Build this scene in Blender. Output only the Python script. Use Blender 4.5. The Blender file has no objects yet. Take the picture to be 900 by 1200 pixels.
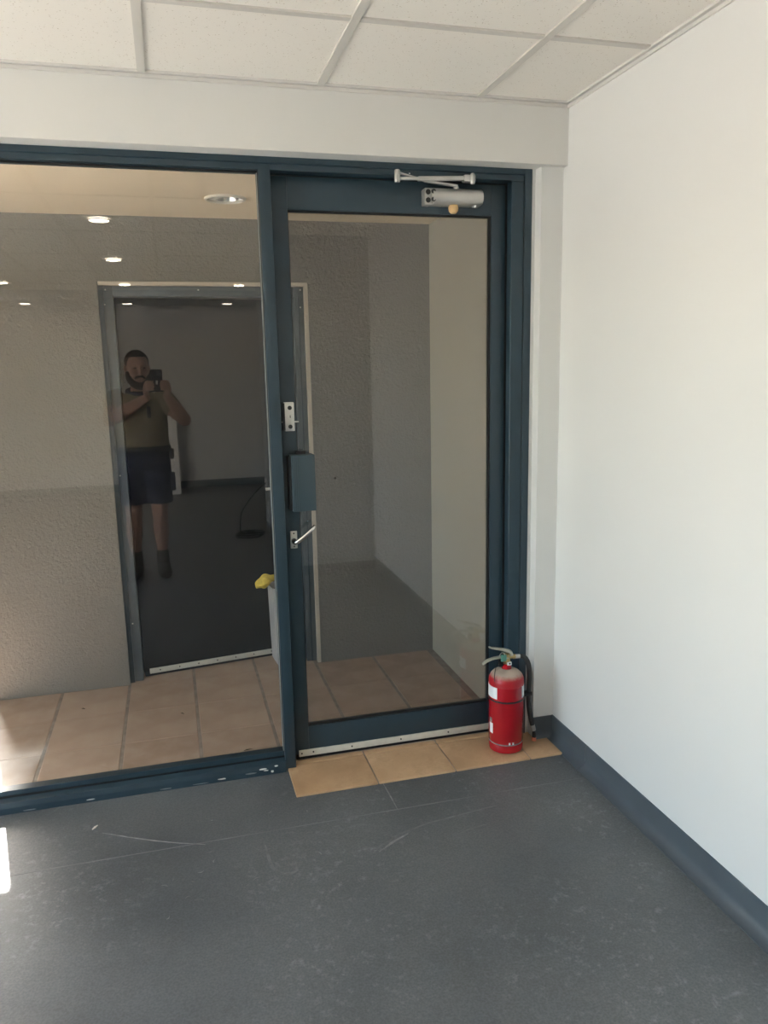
import bpy, bmesh, math, random
from mathutils import Vector, Matrix
random.seed(7)
S = bpy.context.scene
COL = S.collection
U = 1.08            # one authoring unit = 1.08 m (camera 1.62 m above the floor)

# ------------------------------------------------------------------ camera
YAW, PIT, ROL, FPX = 0.263713774, 0.184620063, -0.0205365851, 919.61
cy, sy, cp, sp = math.cos(YAW), math.sin(YAW), math.cos(PIT), math.sin(PIT)
fw = Vector((sy*cp, cy*cp, -sp)); rt = Vector((cy, -sy, 0)); up = rt.cross(fw)
c_, s_ = math.cos(ROL), math.sin(ROL)
r2 = rt*c_ + up*s_; u2 = up*c_ - rt*s_
cam = bpy.data.cameras.new('camera'); co = bpy.data.objects.new('camera', cam); COL.objects.link(co)
m = Matrix((r2, u2, -fw)).transposed().to_4x4(); m.translation = Vector((0, 0, 1.5))*U
co.matrix_world = m
cam.sensor_fit = 'HORIZONTAL'; cam.sensor_width = 36; cam.lens = FPX*36/900
cam.clip_start = 0.01; cam.clip_end = 300
S.camera = co

# ------------------------------------------------------------------ sky, sun, exposure
SUN_EL = math.radians(30)
SUN_H = Vector((0.21, -0.978, 0)).normalized()          # horizontal travel of the sunlight
SUN_STRENGTH, SKY_STRENGTH = 95.0, 1.9
w = bpy.data.worlds.new('world'); S.world = w; w.use_nodes = True
nt = w.node_tree; nt.nodes.clear()
sky = nt.nodes.new('ShaderNodeTexSky'); sky.sky_type = 'NISHITA'; sky.sun_disc = False
sky.sun_elevation = SUN_EL; sky.sun_rotation = math.atan2(-SUN_H.x, -SUN_H.y)
bg = nt.nodes.new('ShaderNodeBackground'); bg.inputs[1].default_value = SKY_STRENGTH
wo = nt.nodes.new('ShaderNodeOutputWorld')
nt.links.new(sky.outputs[0], bg.inputs[0]); nt.links.new(bg.outputs[0], wo.inputs[0])
sl = bpy.data.lights.new('sun', 'SUN'); sl.energy = SUN_STRENGTH; sl.angle = math.radians(0.6); sl.color = (1, 0.96, 0.91)
so = bpy.data.objects.new('sun', sl); COL.objects.link(so)
sd = SUN_H*math.cos(SUN_EL) + Vector((0, 0, -math.sin(SUN_EL)))
so.rotation_euler = sd.to_track_quat('-Z', 'Y').to_euler(); so.location = (-4, 12, 12)
def portal(name, size, loc, rot):
    l = bpy.data.lights.new(name, 'AREA'); l.shape = 'RECTANGLE'; l.size = size[0]*U; l.size_y = size[1]*U
    l.cycles.is_portal = True
    o = bpy.data.objects.new(name, l); COL.objects.link(o); o.location = Vector(loc)*U; o.rotation_euler = rot
portal('window_portal_left', (2.06, 3.05), (-3.36, 0.925, 1.12), (0, math.radians(-90), 0))
portal('window_portal_front', (2.3, 2.1), (-2.1, 2.9, 1.1), (math.radians(-90), 0, 0))
S.view_settings.view_transform = 'Standard'; S.view_settings.look = 'None'
S.view_settings.gamma = 1; S.view_settings.use_curve_mapping = False
S.view_settings.exposure = 0.16

# ------------------------------------------------------------------ materials
def lin(c): return tuple(((v/255)/12.92 if v/255 <= 0.04045 else ((v/255+0.055)/1.055)**2.4) for v in c)
def mat(name, col, rough=0.5, metal=0.0, noise=None, bump=None, spec=0.5, emit=None, coat=0.0):
    """col linear rgb; noise=(scale, amount[, stretch]); bump=(scale, strength, distance)"""
    m = bpy.data.materials.new(name); m.use_nodes = True
    n = m.node_tree.nodes; L = m.node_tree.links; b = n['Principled BSDF']
    b.inputs['Base Color'].default_value = (*col, 1); b.inputs['Roughness'].default_value = rough
    b.inputs['Metallic'].default_value = metal; b.inputs['Specular IOR Level'].default_value = spec
    b.inputs['Coat Weight'].default_value = coat
    tc = n.new('ShaderNodeTexCoord')
    if noise:
        t = n.new('ShaderNodeTexNoise'); t.inputs['Scale'].default_value = noise[0]; t.inputs['Detail'].default_value = 5
        L.new(tc.outputs['Object'], t.inputs['Vector'])
        r = n.new('ShaderNodeMapRange'); r.inputs[1].default_value = 0.3; r.inputs[2].default_value = 0.7
        r.inputs[3].default_value = 1-noise[1]; r.inputs[4].default_value = 1+noise[1]
        L.new(t.outputs[0], r.inputs[0])
        mx = n.new('ShaderNodeVectorMath'); mx.operation = 'SCALE'; mx.inputs[0].default_value = col
        L.new(r.outputs[0], mx.inputs[3]); L.new(mx.outputs[0], b.inputs['Base Color'])
    if bump:
        t = n.new('ShaderNodeTexNoise'); t.inputs['Scale'].default_value = bump[0]; t.inputs['Detail'].default_value = 4
        L.new(tc.outputs['Object'], t.inputs['Vector'])
        bp = n.new('ShaderNodeBump'); bp.inputs['Strength'].default_value = bump[1]; bp.inputs['Distance'].default_value = bump[2]
        L.new(t.outputs[0], bp.inputs['Height']); L.new(bp.outputs[0], b.inputs['Normal'])
    if emit:
        b.inputs['Emission Color'].default_value = (*emit[0], 1); b.inputs['Emission Strength'].default_value = emit[1]
    return m
M = {}
M['wall'] = mat('white_paint', (0.74, 0.74, 0.725), 0.42, noise=(1.3, 0.012), bump=(260, 0.04, 0.002))
M['bulk'] = mat('bulkhead_paint', (0.74, 0.73, 0.70), 0.5, noise=(1.3, 0.012), bump=(260, 0.04, 0.002))
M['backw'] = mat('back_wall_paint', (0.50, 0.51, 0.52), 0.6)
M['frame'] = mat('teal_frame_paint', (0.023, 0.046, 0.064), 0.32, noise=(9, 0.10), bump=(60, 0.05, 0.001))
M['frame2'] = mat('grey_blue_frame_paint', (0.085, 0.105, 0.12), 0.5, noise=(9, 0.12))
M['rubber'] = mat('black_rubber', (0.008, 0.008, 0.009), 0.6)
M['bead'] = mat('pale_sealant', (0.42, 0.43, 0.40), 0.5)
M['alu'] = mat('brushed_aluminium', (0.62, 0.61, 0.58), 0.38, 0.75, noise=(60, 0.05))
M['alupaint'] = mat('silver_paint', (0.58, 0.57, 0.55), 0.36, 0.7)
M['chrome'] = mat('chrome', (0.80, 0.80, 0.78), 0.2, 1.0)
M['darkmetal'] = mat('dark_screw', (0.05, 0.05, 0.05), 0.5, 0.6)
M['sweep'] = mat('pale_seal_strip', (0.58, 0.56, 0.50), 0.5, noise=(20, 0.08))
M['cream'] = mat('cream_paint', (0.90, 0.765, 0.565), 0.6, noise=(3, 0.02))
M['ring'] = mat('pale_ring', (0.88, 0.82, 0.70), 0.4)
M['creamtrim'] = mat('cream_trim', (0.62, 0.55, 0.46), 0.6)
M['tbar'] = mat('ceiling_tee_metal', (0.66, 0.63, 0.58), 0.45)
M['angle'] = mat('wall_angle_metal', (0.70, 0.68, 0.64), 0.5)
M['wood'] = mat('pale_rubber_stop', (0.62, 0.42, 0.20), 0.5)
M['dark_leaf'] = mat('charcoal_door', (0.007, 0.007, 0.009), 0.7, spec=0.2)
M['red'] = mat('red_enamel', (0.42, 0.008, 0.016), 0.22, noise=(14, 0.10), coat=0.3)
M['black'] = mat('black_plastic', (0.012, 0.012, 0.014), 0.45)
M['hose'] = mat('dusty_black_hose', (0.035, 0.035, 0.036), 0.6, noise=(25, 0.5))
M['steel'] = mat('worn_steel', (0.50, 0.49, 0.43), 0.38, 0.6, noise=(30, 0.15))
M['brass'] = mat('brass', (0.50, 0.38, 0.18), 0.35, 0.8)
M['teal'] = mat('green_tag_plastic', (0.10, 0.30, 0.24), 0.5)
M['paper'] = mat('white_sticker', (0.80, 0.82, 0.84), 0.5)
M['orange'] = mat('orange_cap', (0.62, 0.20, 0.12), 0.5)
M['bin'] = mat('pale_grey_plastic', (0.55, 0.55, 0.56), 0.45)
M['yellow'] = mat('yellow_cloth', (0.62, 0.48, 0.08), 0.8, noise=(30, 0.25), bump=(40, 0.5, 0.01))
M['leafbit'] = mat('dry_leaf', (0.05, 0.035, 0.02), 0.8)
M['chip'] = mat('paint_flake', (0.70, 0.69, 0.64), 0.6)
M['scuff'] = mat('scuffed_vinyl', (0.24, 0.245, 0.25), 0.6, noise=(30, 0.35))
M['scuff2'] = mat('faint_scuff', (0.165, 0.175, 0.18), 0.55, noise=(30, 0.25))
M['weld'] = mat('vinyl_weld', (0.165, 0.175, 0.182), 0.5, noise=(5, 0.3))
M['board'] = mat('white_board', (0.85, 0.85, 0.85), 0.5)
M['skin'] = mat('skin', (0.30, 0.175, 0.13), 0.5)
M['hair'] = mat('dark_hair', (0.02, 0.014, 0.010), 0.7, bump=(90, 0.6, 0.01))
M['shirt'] = mat('yellow_work_shirt', (0.19, 0.158, 0.10), 0.8, bump=(14, 0.4, 0.02))
M['navy'] = mat('navy_cloth', (0.016, 0.020, 0.045), 0.85, bump=(18, 0.4, 0.02))
M['boot'] = mat('dark_boot', (0.03, 0.025, 0.02), 0.6)
M['eye'] = mat('dark_eye', (0.01, 0.01, 0.01), 0.2)
M['phone'] = mat('black_phone', (0.012, 0.012, 0.014), 0.25)
M['paving'] = mat('pale_paving', (0.44, 0.395, 0.33), 0.8, noise=(0.8, 0.15))
M['lampglow'] = mat('lamp_glow', (0.9, 0.9, 0.9), 0.5, emit=((1, 0.87, 0.70), 36))
M['grout'] = mat('grey_grout', (0.31, 0.275, 0.25), 0.9, noise=(25, 0.2), bump=(120, 0.4, 0.004))

def nodes(m): return m.node_tree.nodes, m.node_tree.links, m.node_tree.nodes['Principled BSDF']
def ramp(n, pts):
    r = n.new('ShaderNodeValToRGB'); e = r.color_ramp.elements
    e[0].position, e[0].color = pts[0][0], (*pts[0][1], 1); e[1].position, e[1].color = pts[1][0], (*pts[1][1], 1)
    for p, c in pts[2:]:
        x = e.new(p); x.color = (*c, 1)
    return r
# clear architectural glass: transparent sheet with Schlick reflection
def glass(name, tint):
    m = bpy.data.materials.new(name); m.use_nodes = True; n = m.node_tree.nodes; L = m.node_tree.links; n.clear()
    lw = n.new('ShaderNodeLayerWeight'); lw.inputs[0].default_value = 0.5
    p = n.new('ShaderNodeMath'); p.operation = 'POWER'; p.inputs[1].default_value = 5; L.new(lw.outputs['Facing'], p.inputs[0])
    a = n.new('ShaderNodeMath'); a.operation = 'MULTIPLY_ADD'; a.inputs[1].default_value = 0.947; a.inputs[2].default_value = 0.053; L.new(p.outputs[0], a.inputs[0])
    t = n.new('ShaderNodeBsdfTransparent'); t.inputs[0].default_value = (*tint, 1)
    g = n.new('ShaderNodeBsdfGlossy'); g.inputs['Roughness'].default_value = 0.0; g.inputs[0].default_value = (1, 1, 1, 1)
    mx = n.new('ShaderNodeMixShader'); o = n.new('ShaderNodeOutputMaterial')
    L.new(a.outputs[0], mx.inputs[0]); L.new(t.outputs[0], mx.inputs[1]); L.new(g.outputs[0], mx.inputs[2]); L.new(mx.outputs[0], o.inputs[0])
    return m
M['glass'] = glass('clear_glass', (0.95, 0.955, 0.95))
M['doorglass'] = glass('door_glass', (0.825, 0.83, 0.825))
# vinyl floor
m = M['vinyl'] = mat('charcoal_vinyl', (0.08, 0.086, 0.09), 0.42); n, L, b = nodes(m)
tc = n.new('ShaderNodeTexCoord')
def noise(scale, detail=5, vec=None, rough=0.5):
    t = n.new('ShaderNodeTexNoise'); t.inputs['Scale'].default_value = scale; t.inputs['Detail'].default_value = detail
    t.inputs['Roughness'].default_value = rough
    L.new(vec or tc.outputs['Object'], t.inputs['Vector']); return t
a = noise(2.2, 6); r1 = ramp(n, [(0.3, (0.082, 0.092, 0.098)), (0.7, (0.138, 0.150, 0.155))]); L.new(a.outputs[0], r1.inputs[0])
f = noise(160, 3); r2_ = ramp(n, [(0.35, (0.84, 0.84, 0.84)), (0.65, (1.14, 1.14, 1.14))]); L.new(f.outputs[0], r2_.inputs[0])
mu = n.new('ShaderNodeMix'); mu.data_type = 'RGBA'; mu.blend_type = 'MULTIPLY'; mu.inputs[0].default_value = 1
L.new(r1.outputs[0], mu.inputs[6]); L.new(r2_.outputs[0], mu.inputs[7])
sc = noise(34, 8, rough=0.75); r3 = ramp(n, [(0.54, (0, 0, 0)), (0.70, (1, 1, 1))]); L.new(sc.outputs[0], r3.inputs[0])
zone = noise(1.6, 3); r4 = ramp(n, [(0.42, (0, 0, 0)), (0.60, (1, 1, 1))]); L.new(zone.outputs[0], r4.inputs[0])
mm = n.new('ShaderNodeMath'); mm.operation = 'MULTIPLY'; L.new(r3.outputs[0], mm.inputs[0]); L.new(r4.outputs[0], mm.inputs[1])
m5 = n.new('ShaderNodeMath'); m5.operation = 'MULTIPLY'; m5.inputs[1].default_value = 0.85; L.new(mm.outputs[0], m5.inputs[0])
ms = n.new('ShaderNodeMix'); ms.data_type = 'RGBA'; L.new(m5.outputs[0], ms.inputs[0]); L.new(mu.outputs[2], ms.inputs[6]); ms.inputs[7].default_value = (0.24, 0.25, 0.26, 1)
L.new(ms.outputs[2], b.inputs['Base Color'])
bp = n.new('ShaderNodeBump'); bp.inputs['Strength'].default_value = 0.12; bp.inputs['Distance'].default_value = 0.003; L.new(f.outputs[0], bp.inputs['Height']); L.new(bp.outputs[0], b.inputs['Normal'])
rr = n.new('ShaderNodeMapRange'); rr.inputs[3].default_value = 0.34; rr.inputs[4].default_value = 0.5; L.new(a.outputs[0], rr.inputs[0]); L.new(rr.outputs[0], b.inputs['Roughness'])
M['cove'] = mat('cove_vinyl', (0.082, 0.100, 0.114), 0.38, noise=(6, 0.08))
# mineral fibre ceiling tile
m = M['ceil'] = mat('mineral_fibre_tile', (0.88, 0.84, 0.775), 0.9); n, L, b = nodes(m); tc = n.new('ShaderNodeTexCoord')
v = n.new('ShaderNodeTexVoronoi'); v.inputs['Scale'].default_value = 105; L.new(tc.outputs['Object'], v.inputs['Vector'])
r1 = ramp(n, [(0.13, (0.60, 0.54, 0.46)), (0.24, (0.88, 0.84, 0.775))]); L.new(v.outputs['Distance'], r1.inputs[0])
z = noise(38, 2); r2_ = ramp(n, [(0.46, (0, 0, 0)), (0.56, (1, 1, 1))]); L.new(z.outputs[0], r2_.inputs[0])
mx = n.new('ShaderNodeMix'); mx.data_type = 'RGBA'; L.new(r2_.outputs[0], mx.inputs[0]); mx.inputs[6].default_value = (0.88, 0.84, 0.775, 1); L.new(r1.outputs[0], mx.inputs[7])
L.new(mx.outputs[2], b.inputs['Base Color'])
# rough cement render
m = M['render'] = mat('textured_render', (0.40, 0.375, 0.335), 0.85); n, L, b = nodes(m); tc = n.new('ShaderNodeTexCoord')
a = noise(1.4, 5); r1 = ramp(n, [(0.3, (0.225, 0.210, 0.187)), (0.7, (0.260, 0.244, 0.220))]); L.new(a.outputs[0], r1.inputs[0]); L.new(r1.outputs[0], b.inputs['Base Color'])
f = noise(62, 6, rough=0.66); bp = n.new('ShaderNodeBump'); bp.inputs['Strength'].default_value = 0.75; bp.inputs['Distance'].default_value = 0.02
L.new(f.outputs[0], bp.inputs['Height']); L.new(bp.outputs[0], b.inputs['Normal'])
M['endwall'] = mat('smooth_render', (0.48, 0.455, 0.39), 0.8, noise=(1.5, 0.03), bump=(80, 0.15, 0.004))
# clay tiles, per-object shade
def clay(name, c0, c1, dirt):
    m = mat(name, c0, 0.5); n_, L_, b_ = nodes(m)
    global n, L, tc
    n, L = n_, L_; tc = n.new('ShaderNodeTexCoord')
    oi = n.new('ShaderNodeObjectInfo'); a = noise(5, 6); 
    ad = n.new('ShaderNodeMath'); ad.operation = 'MULTIPLY_ADD'; ad.inputs[1].default_value = 0.25; L.new(oi.outputs['Random'], ad.inputs[0]); L.new(a.outputs[0], ad.inputs[2])
    r = ramp(n, [(0.35, c0), (0.85, c1)]); L.new(ad.outputs[0], r.inputs[0])
    f = noise(9, 7, rough=0.75); r2 = ramp(n, [(0.48, (0, 0, 0)), (0.8, (1, 1, 1))]); L.new(f.outputs[0], r2.inputs[0])
    mx = n.new('ShaderNodeMix'); mx.data_type = 'RGBA'; q = n.new('ShaderNodeMath'); q.operation = 'MULTIPLY'; q.inputs[1].default_value = 0.75
    L.new(r2.outputs[0], q.inputs[0]); L.new(q.outputs[0], mx.inputs[0]); L.new(r.outputs[0], mx.inputs[6]); mx.inputs[7].default_value = (*dirt, 1)
    L.new(mx.outputs[2], b_.inputs['Base Color'])
    bp = n.new('ShaderNodeBump'); bp.inputs['Strength'].default_value = 0.15; bp.inputs['Distance'].default_value = 0.004; L.new(a.outputs[0], bp.inputs['Height']); L.new(bp.outputs[0], b_.inputs['Normal'])
    return m
M['clay'] = clay('terracotta_tile', (0.36, 0.265, 0.205), (0.48, 0.365, 0.29), (0.50, 0.42, 0.36))
M['claytan'] = clay('tan_clay_tile', (0.38, 0.24, 0.13), (0.62, 0.42, 0.25), (0.33, 0.20, 0.105))
# dusty red shoulder of the extinguisher
m = M['dusty'] = mat('dusty_red_enamel', (0.42, 0.01, 0.02), 0.4); n, L, b = nodes(m); tc = n.new('ShaderNodeTexCoord')
g = n.new('ShaderNodeNewGeometry'); sx = n.new('ShaderNodeSeparateXYZ'); L.new(g.outputs['Normal'], sx.inputs[0])
a = noise(55, 6, rough=0.7); ad = n.new('ShaderNodeMath'); ad.operation = 'MULTIPLY_ADD'; ad.inputs[1].default_value = 0.5; L.new(a.outputs[0], ad.inputs[0]); L.new(sx.outputs[2], ad.inputs[2])
r = ramp(n, [(0.62, (0.42, 0.008, 0.016)), (0.80, (0.40, 0.17, 0.14)), (1.1, (0.42, 0.34, 0.28))]); L.new(ad.outputs[0], r.inputs[0]); L.new(r.outputs[0], b.inputs['Base Color'])

# ------------------------------------------------------------------ geometry helpers
ORG = {}
def box(bm, x0, x1, y0, y1, z0, z1, bev=0.0, seg=2, rot=None):
    r = bmesh.ops.create_cube(bm, size=1)['verts']
    c = Vector(((x0+x1)/2, (y0+y1)/2, (z0+z1)/2)); d = Vector((x1-x0, y1-y0, z1-z0))
    for v in r: v.co = Vector((v.co.x*d.x, v.co.y*d.y, v.co.z*d.z)) + c
    if bev:
        es = list({e for v in r for e in v.link_edges})
        q = bmesh.ops.bevel(bm, geom=es, offset=bev, segments=seg, affect='EDGES', profile=0.5)
        r = list({v for f in q['faces'] for v in f.verts} | {v for v in r if v.is_valid})
    if rot:
        bmesh.ops.transform(bm, matrix=rot, verts=r)
    return r
def frame_axes(d):
    d = d.normalized(); a = Vector((0, 0, 1)) if abs(d.z) < 0.9 else Vector((0, 1, 0))
    x = a.cross(d).normalized(); return x, d.cross(x)
def tube(bm, pts, rad, seg=12, caps=True, flat=None, smooth_n=0):
    """swept tube; rad number, list or list of (ra, rb); flat fixes the section's first axis"""
    P = [Vector(p) for p in pts]
    R = rad if isinstance(rad, (list, tuple)) else [rad]*len(P)
    if smooth_n:                                   # Catmull-Rom resampling
        Q, RR = [], []
        for i in range(len(P)-1):
            p0 = P[max(i-1, 0)]; p1 = P[i]; p2 = P[i+1]; p3 = P[min(i+2, len(P)-1)]
            for k in range(smooth_n):
                t = k/smooth_n
                Q.append(0.5*((2*p1)+(p2-p0)*t+(2*p0-5*p1+4*p2-p3)*t*t+(3*p1-p0-3*p2+p3)*t**3))
                a, b2 = R[i], R[i+1]
                RR.append(tuple(a[j]*(1-t)+b2[j]*t for j in (0, 1)) if isinstance(a, tuple) else a*(1-t)+b2*t)
        Q.append(P[-1]); RR.append(R[-1]); P, R = Q, RR
    rings = []
    px = None
    for i, p in enumerate(P):
        d = (P[min(i+1, len(P)-1)] - P[max(i-1, 0)])
        if flat is not None:
            y = d.normalized().cross(Vector(flat)).normalized(); x = y.cross(d.normalized())
        else:
            x, y = frame_axes(d)
            if px is not None:
                x = (px - d.normalized()*px.dot(d.normalized())).normalized(); y = d.normalized().cross(x)
            px = x
        ra, rb = R[i] if isinstance(R[i], (tuple, list)) else (R[i], R[i])
        rings.append([bm.verts.new(p + x*ra*math.cos(2*math.pi*k/seg) + y*rb*math.sin(2*math.pi*k/seg)) for k in range(seg)])
    for a, b2 in zip(rings, rings[1:]):
        for k in range(seg):
            bm.faces.new((a[k], a[(k+1) % seg], b2[(k+1) % seg], b2[k]))
    if caps:
        bm.faces.new(rings[0][::-1]); bm.faces.new(rings[-1])
def lathe(bm, prof, cx, cyy, seg=32, zofs=0, axis=None):
    """prof [(r, z)]; about vertical axis at (cx, cyy), or axis=(origin, dir)"""
    o = Vector((cx, cyy, zofs)); z = Vector((0, 0, 1)); x = Vector((1, 0, 0)); y = Vector((0, 1, 0))
    if axis:
        o, z = Vector(axis[0]), Vector(axis[1]).normalized(); x, y = frame_axes(z)
    rings = []
    for r, h in prof:
        if r < 1e-6: rings.append([bm.verts.new(o+z*h)])
        else: rings.append([bm.verts.new(o+z*h+x*r*math.cos(2*math.pi*k/seg)+y*r*math.sin(2*math.pi*k/seg)) for k in range(seg)])
    for a, b2 in zip(rings, rings[1:]):
        for k in range(seg):
            k2 = (k+1) % seg
            if len(a) == 1 and len(b2) == 1: continue
            if len(a) == 1: bm.faces.new((a[0], b2[k2], b2[k]))
            elif len(b2) == 1: bm.faces.new((a[k], a[k2], b2[0]))
            else: bm.faces.new((a[k], a[k2], b2[k2], b2[k]))
def ball(bm, c, r, seg=16, sc=(1, 1, 1), rot=None):
    q = bmesh.ops.create_uvsphere(bm, u_segments=seg, v_segments=max(6, seg*2//3), radius=r)['verts']
    for v in q:
        v.co = Vector((v.co.x*sc[0], v.co.y*sc[1], v.co.z*sc[2]))
        if rot: v.co = rot @ v.co
        v.co += Vector(c)
    return q
def prism(bm, poly, axis, a0, a1):
    """extrude a 2-D polygon along an axis ('x': poly is (y,z); 'y': (x,z); 'z': (x,y))"""
    def pt(p, a): return {'x': (a, p[0], p[1]), 'y': (p[0], a, p[1]), 'z': (p[0], p[1], a)}[axis]
    A = [bm.verts.new(pt(p, a0)) for p in poly]; B = [bm.verts.new(pt(p, a1)) for p in poly]
    n_ = len(poly)
    for i in range(n_): bm.faces.new((A[i], A[(i+1) % n_], B[(i+1) % n_], B[i]))
    bm.faces.new(A[::-1]); bm.faces.new(B)
def mesh_of(name, bm, origin, m, smooth):
    bmesh.ops.recalc_face_normals(bm, faces=bm.faces)
    for v in bm.verts: v.co = (v.co - origin)*U
    me = bpy.data.meshes.new(name); bm.to_mesh(me); bm.free()
    if m is not None: me.materials.append(m)
    if smooth:
        for p in me.polygons: p.use_smooth = True
        me.set_sharp_from_angle(angle=math.radians(40))
    return me
def props(o, label=None, category=None, group=None, kind=None):
    for k, v in (('label', label), ('category', category), ('group', group), ('kind', kind)):
        if v: o[k] = v
    return o
def obj(name, bm, m, parent=None, smooth=False, **kw):
    xs = [v.co for v in bm.verts]
    lo = Vector([min(c[i] for c in xs) for i in range(3)]); hi = Vector([max(c[i] for c in xs) for i in range(3)])
    o_ = Vector(((lo.x+hi.x)/2, (lo.y+hi.y)/2, lo.z))
    me = mesh_of(name, bm, o_, M[m] if isinstance(m, str) else m, smooth)
    o = bpy.data.objects.new(name, me); COL.objects.link(o); ORG[o.name] = o_
    if parent: o.parent = parent; o.location = (o_ - ORG[parent.name])*U
    else: o.location = o_*U
    return props(o, **kw)
def empty(name, loc, **kw):
    o = bpy.data.objects.new(name, None); COL.objects.link(o); o.empty_display_size = 0.1
    o.location = Vector(loc)*U; ORG[o.name] = Vector(loc); return props(o, **kw)
def bx(name, m, dims, parent=None, bev=0.0, smooth=False, **kw):
    bm = bmesh.new(); box(bm, *dims, bev=bev); return obj(name, bm, m, parent, smooth or bev > 0, **kw)
def boxes(name, m, lst, parent=None, **kw):
    bm = bmesh.new()
    for d in lst: box(bm, *d)
    return obj(name, bm, m, parent, **kw)
ST = 'structure'

# ------------------------------------------------------------------ key dimensions (authoring units)
XR, XL, YB, ZC = 1.42, -3.30, -4.75, 2.383         # room: right wall, left wall, back wall, ceiling
YBULK, YSTRIP, YF = 2.67, 2.70, 2.75               # bulkhead face, strip of wall beside the door, frame face
YLEAF, YG, YGD = 2.80, 2.78, 2.82                  # door leaf face, fixed pane, door pane
YFAR, XEND, ZV = 3.79, 1.278, 2.168                # vestibule: far wall, end wall, ceiling

# ------------------------------------------------------------------ room shell
fl = bx('floor', 'vinyl', (XL-0.1, XR+0.2, YB-0.1, 2.80, -0.12, 0.0), kind=ST, label='charcoal sheet vinyl floor of the room with scuff marks', category='floor')
wr = bx('wall_right', 'wall', (XR, XR+0.18, YB-0.1, 2.93, -0.12, ZC+0.1), kind=ST, label='plain white painted wall on the right', category='wall')
wf = boxes('wall_front', 'bulk', [(XL, XR, YBULK, YF+0.14, 2.1815, ZC+0.1)], kind=ST, label='white bulkhead above the blue door and window frame', category='wall')
bx('wall_strip', 'wall', (1.334, XR, YSTRIP, 2.90, 0, 2.1815), parent=wf)
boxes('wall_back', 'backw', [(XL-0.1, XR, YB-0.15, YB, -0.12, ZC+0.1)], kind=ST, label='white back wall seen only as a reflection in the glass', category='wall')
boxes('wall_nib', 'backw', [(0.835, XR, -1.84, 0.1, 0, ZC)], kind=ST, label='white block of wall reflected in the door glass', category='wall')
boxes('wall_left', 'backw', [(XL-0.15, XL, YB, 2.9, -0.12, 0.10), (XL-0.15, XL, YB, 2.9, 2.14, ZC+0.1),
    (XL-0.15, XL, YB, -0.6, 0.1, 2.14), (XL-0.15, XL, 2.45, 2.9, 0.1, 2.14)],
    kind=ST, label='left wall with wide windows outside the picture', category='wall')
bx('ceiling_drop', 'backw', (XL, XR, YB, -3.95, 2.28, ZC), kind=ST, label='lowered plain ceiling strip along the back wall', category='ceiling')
# suspended ceiling: slab above, tiles, tee bars
ce = bx('ceiling', 'angle', (XL-0.1, XR+0.1, YB-0.1, 2.90, ZC+0.06, ZC+0.16), kind=ST, label='suspended ceiling of speckled tiles in a metal grid', category='ceiling')
gx = [-0.01 + 0.5465*i for i in range(-6, 3)]; gy = [2.17 - 1.092*i for i in range(0, 6)]
X_ = [XL] + gx + [XR]; Y_ = [YBULK] + gy + [-3.95]
tm = {}
for i in range(len(X_)-1):
    for j in range(len(Y_)-1):
        x0, x1, y1, y0 = X_[i]+0.003, X_[i+1]-0.003, Y_[j]-0.003, Y_[j+1]+0.003
        bx('ceiling_tile', 'ceil', (x0, x1, y0, y1, ZC+0.004, ZC+0.02), ce)
for x in gx: bx('tee_bar', 'tbar', (x-0.0120, x+0.0120, -3.95, YBULK-0.016, ZC-0.002, ZC+0.004), ce)
for y in gy:
    for i in range(len(X_)-1):
        bx('cross_tee', 'tbar', (X_[i]+(0.0135 if i else 0.018), X_[i+1]-(0.0135 if i < len(X_)-2 else 0.018), y-0.0115, y+0.0115, ZC-0.0012, ZC+0.004), ce)
bx('wall_angle', 'angle', (XL, XR, YBULK-0.018, YBULK, ZC-0.003, ZC+0.004), ce)
bx('wall_angle', 'angle', (XR-0.018, XR, 0, YBULK-0.018, ZC-0.003, ZC+0.004), ce)
bx('shadow_bead', 'angle', (XL, XR-0.018, YBULK-0.007, YBULK, ZC-0.014, ZC-0.004), ce)
bx('shadow_bead', 'angle', (XR-0.007, XR, 0, YBULK, ZC-0.014, ZC-0.004), ce)

# cove skirting
def cove_profile(h=0.094, toe=0.038, th=0.004):
    p = [(0, 0), (0, h), (th, h)]
    for k in range(0, 9):
        a = math.pi*k/16
        p.append((th + (toe-th)*(1-math.cos(a)), 0.003 + 0.036*(1-math.sin(a))))
    p.append((toe, 0)); return p
bm = bmesh.new(); prism(bm, [(XR-a, z) for a, z in cove_profile()], 'y', 2.428, YSTRIP)
prism(bm, [(XR-a, z) for a, z in cove_profile()], 'y', 0.106, 2.4255)
bb = obj('baseboard_right', bm, 'cove', smooth=True, kind=ST, label='grey coved vinyl skirting along the right wall', category='skirting')
bx('weld_line', 'weld', (XR-0.006, XR-0.002, 2.4255, 2.428, 0.03, 0.092), bb)
bm = bmesh.new(); prism(bm, [(YSTRIP-a, z) for a, z in cove_profile()], 'x', 1.334, XR)
obj('baseboard_front', bm, 'cove', smooth=True, kind=ST, label='short grey coved skirting in the corner behind the extinguisher', category='skirting')
boxes('baseboard_back', 'cove', [(XL, XR, YB, YB+0.01, 0, 0.094)], kind=ST, label='dark skirting along the back wall in the reflection', category='skirting')
boxes('baseboard_nib', 'cove', [(0.835, XR, 0.1, 0.106, 0, 0.07), (0.829, 0.835, -1.84, 0.106, 0, 0.07)], kind=ST, label='dark skirting around the block of wall in the reflection', category='skirting')

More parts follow.
